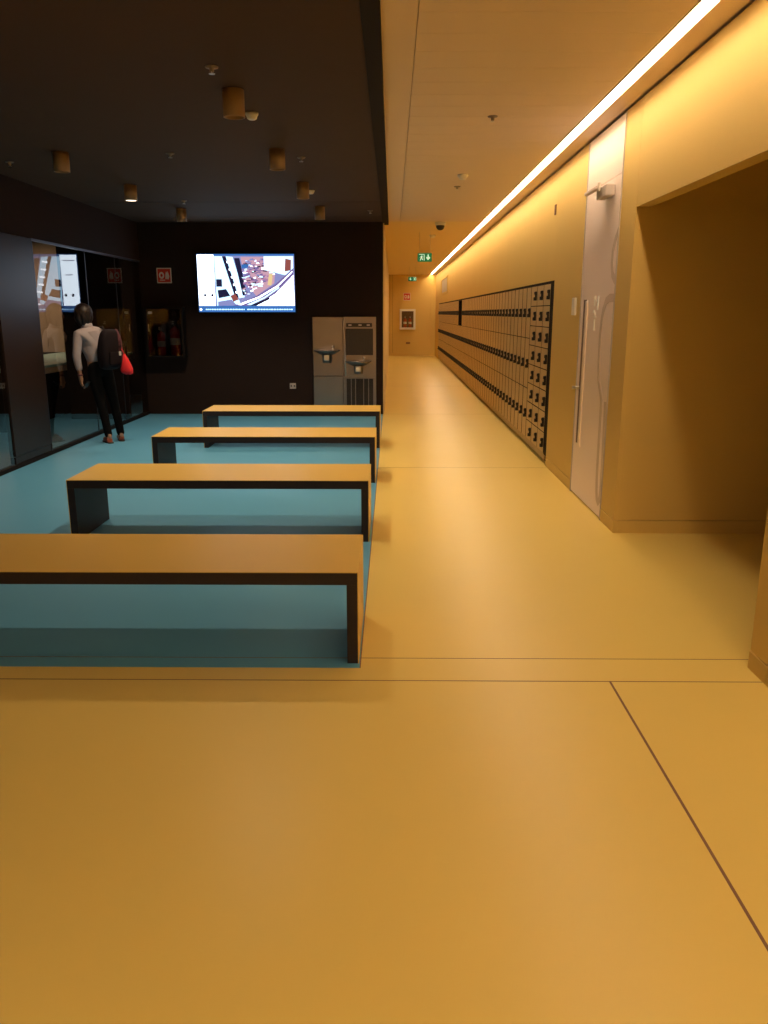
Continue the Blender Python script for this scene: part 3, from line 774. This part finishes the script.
# hair: chin length, back of head covered
mb = MB()
rr = bmesh.ops.create_icosphere(mb.bm, subdivisions=4, radius=1)
for v in rr['verts']:
    n = V3(v.co); d = n.dot(F)
    r = V3((n.x*.106, n.y*.106, n.z*.112))
    if n.z < 0: r.z *= 1.62
    p = hc-F*.012+V3((0, 0, .012))+r
    if d > .35 and n.z < .45: p -= F*(d-.35)*.115
    p += n*.006*math.sin(n.x*23+n.y*17)*math.cos(n.z*9)
    if n.z < -.2: p += n*.010*math.sin(math.atan2(n.y, n.x)*9)
    v.co = V3(q(*p))
for f in mb.bm.faces: f.smooth = True
mb.build('hair', M['hair'], person)
# shirt
SK = ['belly', 'chest', 'upch', 'neck', 'lsh', 'lel', 'lwr', 'rsh', 'rel', 'rwr']
SV = {k: (q(*J[k]), RAD[k]+.016) for k in SK}
SV['hem'] = (q(*(J['pelvis']+V3((0, 0, .04)))), .128); SV['neck'] = (q(*(J['neck']+V3((0, 0, .012)))), .066)
SV['lwr'] = (q(*(J['lwr']+V3((0, 0, .045)))), .040); SV['rwr'] = (q(*(J['rwr']+(J['rel']-J['rwr'])*.18)), .040)
SV['lmid'] = (q(*((J['lsh']+J['lel'])/2)), .056); SV['rmid'] = (q(*((J['rsh']+J['rel'])/2)), .060)
SV['lfo'] = (q(*((J['lwr']+J['lel'])/2)), .045)
SV['lel'] = (SV['lel'][0], .053); SV['chest'] = (SV['chest'][0], .132); SV['belly'] = (SV['belly'][0], .124)
SE = [('hem', 'belly'), ('belly', 'chest'), ('chest', 'upch'), ('upch', 'neck'), ('upch', 'lsh'), ('lsh', 'lmid'), ('lmid', 'lel'), ('lel', 'lfo'), ('lfo', 'lwr'), ('upch', 'rsh'), ('rsh', 'rmid'), ('rmid', 'rel'), ('rel', 'rwr')]
sh = skin_mesh('shirt', SV, SE, M['shirt'], person, 'chest'); sh['label'] = 'light grey long sleeved shirt'
mb = MB(); mb.lathe([(.066, 0), (.070, .014), (.062, .058), (.054, .058), (.056, .0)], tuple(q(*(J['neck']+V3((0, 0, .0))))), n=20); mb.build('collar', M['shirt'], person)
# trousers
TV = {k: (q(*J[k]), RAD[k]+.024) for k in ['lhip', 'rhip', 'lkn', 'rkn']}
TV['pelvis'] = (q(*(J['pelvis']+V3((0, 0, .0)))), .128); TV['waist'] = (q(*(J['pelvis']+V3((-.015, 0, .10)))), .126)
TV['lth'] = (q(*(J['lhip']*.5+J['lkn']*.5)), .082); TV['rth'] = (q(*(J['rhip']*.5+J['rkn']*.5)), .082)
TV['lkn'] = (TV['lkn'][0], .064); TV['rkn'] = (TV['rkn'][0], .064)
TV['lcf'] = (q(*(J['lkn']*.5+J['lan']*.5)), .056); TV['rcf'] = (q(*(J['rkn']*.5+J['ran']*.5)), .056)
TV['lan'] = (q(*(J['lan']+V3((0, 0, -.025)))), .050); TV['ran'] = (q(*(J['ran']+V3((0, 0, -.025)))), .050)
TE = [('waist', 'pelvis'), ('pelvis', 'lhip'), ('pelvis', 'rhip'), ('lhip', 'lth'), ('lth', 'lkn'), ('lkn', 'lcf'), ('lcf', 'lan'), ('rhip', 'rth'), ('rth', 'rkn'), ('rkn', 'rcf'), ('rcf', 'ran')]
skin_mesh('trousers', TV, TE, M['trousers'], person, 'pelvis')
for s in ('l', 'r'):
    a = J[s+'an']
    D = F if s == 'l' else (F+V3((.25, .1, 0))).normalized()
    SVs = {'h': (q(*(a-D*.040+V3((0, 0, -.045)))), .036), 'm': (q(*(a+D*.04+V3((0, 0, -.045)))), .040), 'b': (q(*(a+D*.125+V3((0, 0, -.052)))), .038), 't': (q(*(a+D*.175+V3((0, 0, -.056)))), .026), 'n': (q(*(a+V3((0, 0, -.018)))), .036)}
    so = skin_mesh('shoe', SVs, [('h', 'm'), ('m', 'b'), ('b', 't'), ('m', 'n')], M['shoe'], person, 'm')
    zmin = .008
    for v in so.data.vertices: v.co.z = max(v.co.z, zmin)
    mb = MB(); pts = []
    side = V3((-D.y, D.x, 0))
    for u, w_ in ((-.085, .018), (-.06, .036), (.0, .038), (.08, .042), (.14, .040), (.18, .028), (.20, .010)):
        pts.append((u, w_))
    ring = [(a+D*u+side*w_) for u, w_ in pts]+[(a+D*u-side*w_) for u, w_ in reversed(pts)]
    mb.prism([(p.x-PO.x, p.y-PO.y) for p in ring], 'XY', 0.0, .012); mb.build('sole', M['sole'], so)
# watch band on the left wrist
mb = MB(); mb.lathe([(.031, -.01), (.033, 0), (.031, .01)], tuple(q(*(J['lwr']+V3((0, 0, 0))))), n=16); mb.build('bracelet', M['maroon'], person)

# things carried
t = empty('phone', tuple(J['lpalm']+V3((.045, .012, -.068))), 'dark phone held in the hanging hand of the person', 'phone', rz=-.5)
MB().box(-.006, .006, -.035, .035, -.035, .085, .003, mtx=Matrix.Rotation(math.radians(50), 4, 'Y')).build('phone_body', M['lockblack'], t)
MB().box(-.0085, -.0062, -.031, .031, -.028, .078, .0005, mtx=Matrix.Rotation(math.radians(50), 4, 'Y')).build('screen', M['steeldark'], t)

BC = V3((-3.475, 10.005, 1.165))
bagT = empty('backpack', tuple(BC), 'dark grey and maroon backpack slung on the shoulder of the person', 'backpack', rz=math.atan2(F.y, F.x)-PI/2+.35)
mb = MB()
rr = bmesh.ops.create_cube(mb.bm, size=1); bmesh.ops.subdivide_edges(mb.bm, edges=mb.bm.edges[:], cuts=7, use_grid_fill=True)
for v in mb.bm.verts:
    p = v.co*2; z = p.z
    pr = V3((p.x, p.y, p.z)); n4 = (abs(p.x)**4+abs(p.y)**4+abs(p.z)**4)**.25
    pr = p/max(n4, 1e-6)
    wx = .145*(1-.16*max(pr.z, 0)); wy = .088*(1.0-.30*max(pr.z, 0)+.12*max(-pr.z, 0))
    v.co = V3((pr.x*wx, pr.y*wy-.02*pr.z, pr.z*.245))
for f in mb.bm.faces: f.smooth = True
mb.build('bag_body', M['bag'], bagT)
mb = MB()
pts = [(.06+.02*math.sin(a), -.078*math.cos(a)*1.02-.015*math.sin(a), .238*math.sin(a)) for a in [math.radians(-75+k*15) for k in range(12)]]
mb.tube([(p[0]+.012, p[1]-.012, p[2]) for p in pts], .012, 8); mb.build('piping', M['maroon'], bagT)
mb = MB()
pts = [(.118, -.075*math.cos(a)-.012, .20*math.sin(a)) for a in [math.radians(-70+k*15) for k in range(10)]]
mb.tube(pts, .010, 8); mb.build('side_zip', M['maroon'], bagT)
mb = MB(); mb.box(-.09, .085, -.112, -.085, -.19, -.02, .02, seg=3); mb.build('front_pocket', M['bag'], bagT)
inv_b = Matrix.Rotation(-bagT.rotation_euler.z, 3, 'Z')
def bl(p): return tuple(inv_b @ (V3(p)-BC))
sp_ = [V3((-3.53, 10.06, 1.36)), V3((-3.60, 10.17, 1.43)), V3((-3.68, 10.245, 1.415)), V3((-3.71, 10.29, 1.31)), V3((-3.67, 10.26, 1.16)), V3((-3.57, 10.15, 1.02))]
mb = MB(); mb.tube([bl(p) for p in sp_], .016, 8); mb.build('shoulder_strap', M['bag'], bagT)
mb = MB(); mb.tube([bl(p) for p in [V3((-3.55, 9.99, 1.33)), V3((-3.60, 9.95, 1.15)), V3((-3.55, 9.97, .98))]], .011, 8); mb.build('loose_strap', M['bag'], bagT)
mb = MB(); mb.box(-.014, .014, -.008, .008, -.025, .025, .004, seg=2); o = mb.build('luggage_tag', M['white'], bagT); o.location = bl((-3.325, 9.935, 1.12))
rc = empty('red_pouch', (-3.285, 9.965, .99), 'bright red cloth pouch hanging from the side of the backpack', 'pouch', rz=.2)
mb = MB(); n = 14
rings = []
for z, wx, wy in ((.115, .010, .010), (.09, .022, .018), (.04, .040, .030), (-.02, .060, .042), (-.07, .075, .046), (-.105, .068, .040), (-.12, .03, .015)):
    rings.append([mb.bm.verts.new(((wx*(1+.09*math.sin(3*a+z*20)))*math.cos(a)+(.115-z)*.12, wy*(1+.12*math.sin(4*a))*math.sin(a), z+.012*math.sin(2*a))) for a in [2*PI*k/n for k in range(n)]])
for a, b in zip(rings, rings[1:]):
    for k in range(n): f = mb.bm.faces.new((a[k], a[(k+1) % n], b[(k+1) % n], b[k])); f.smooth = True
mb.bm.faces.new(rings[0]); mb.bm.faces.new(rings[-1]); mb.build('pouch_body', M['redcloth'], rc)
mb = MB(); mb.tube([(0, 0, .11), (-.01, .0, .15), (-.03, .01, .19)], .005, 6); mb.build('cord', M['redcloth'], rc)

# ------------------------------------------------------------------ world, camera, colour
w = bpy.data.worlds.new('world'); C.world = w; w.use_nodes = True
w.node_tree.nodes['Background'].inputs[0].default_value = (.5, .4, .3, 1); w.node_tree.nodes['Background'].inputs[1].default_value = .0
cam = bpy.data.cameras.new('camera'); co = bpy.data.objects.new('camera', cam); COL.objects.link(co); C.camera = co
f, vx, vy = 800.0, 8.0, 199.0
cam.sensor_fit = 'VERTICAL'; cam.sensor_height = 36.0; cam.lens = f*36.0/1024; cam.clip_start = .05; cam.clip_end = 100
Yc = V3((vx/f, vy/f, -1)).normalized(); Zc = V3((0, -Yc.z, Yc.y)).normalized(); Xc = Yc.cross(Zc)
R = Matrix((Xc, Yc, Zc))          # rows: world axes in camera coords  -> camera-to-world
co.matrix_world = Matrix.Translation((0, 0, 1.6)) @ R.to_4x4()
C.view_settings.view_transform = 'Standard'; C.view_settings.look = 'None'; C.view_settings.gamma = 1; C.view_settings.exposure = 0.0
C.view_settings.use_curve_mapping = False
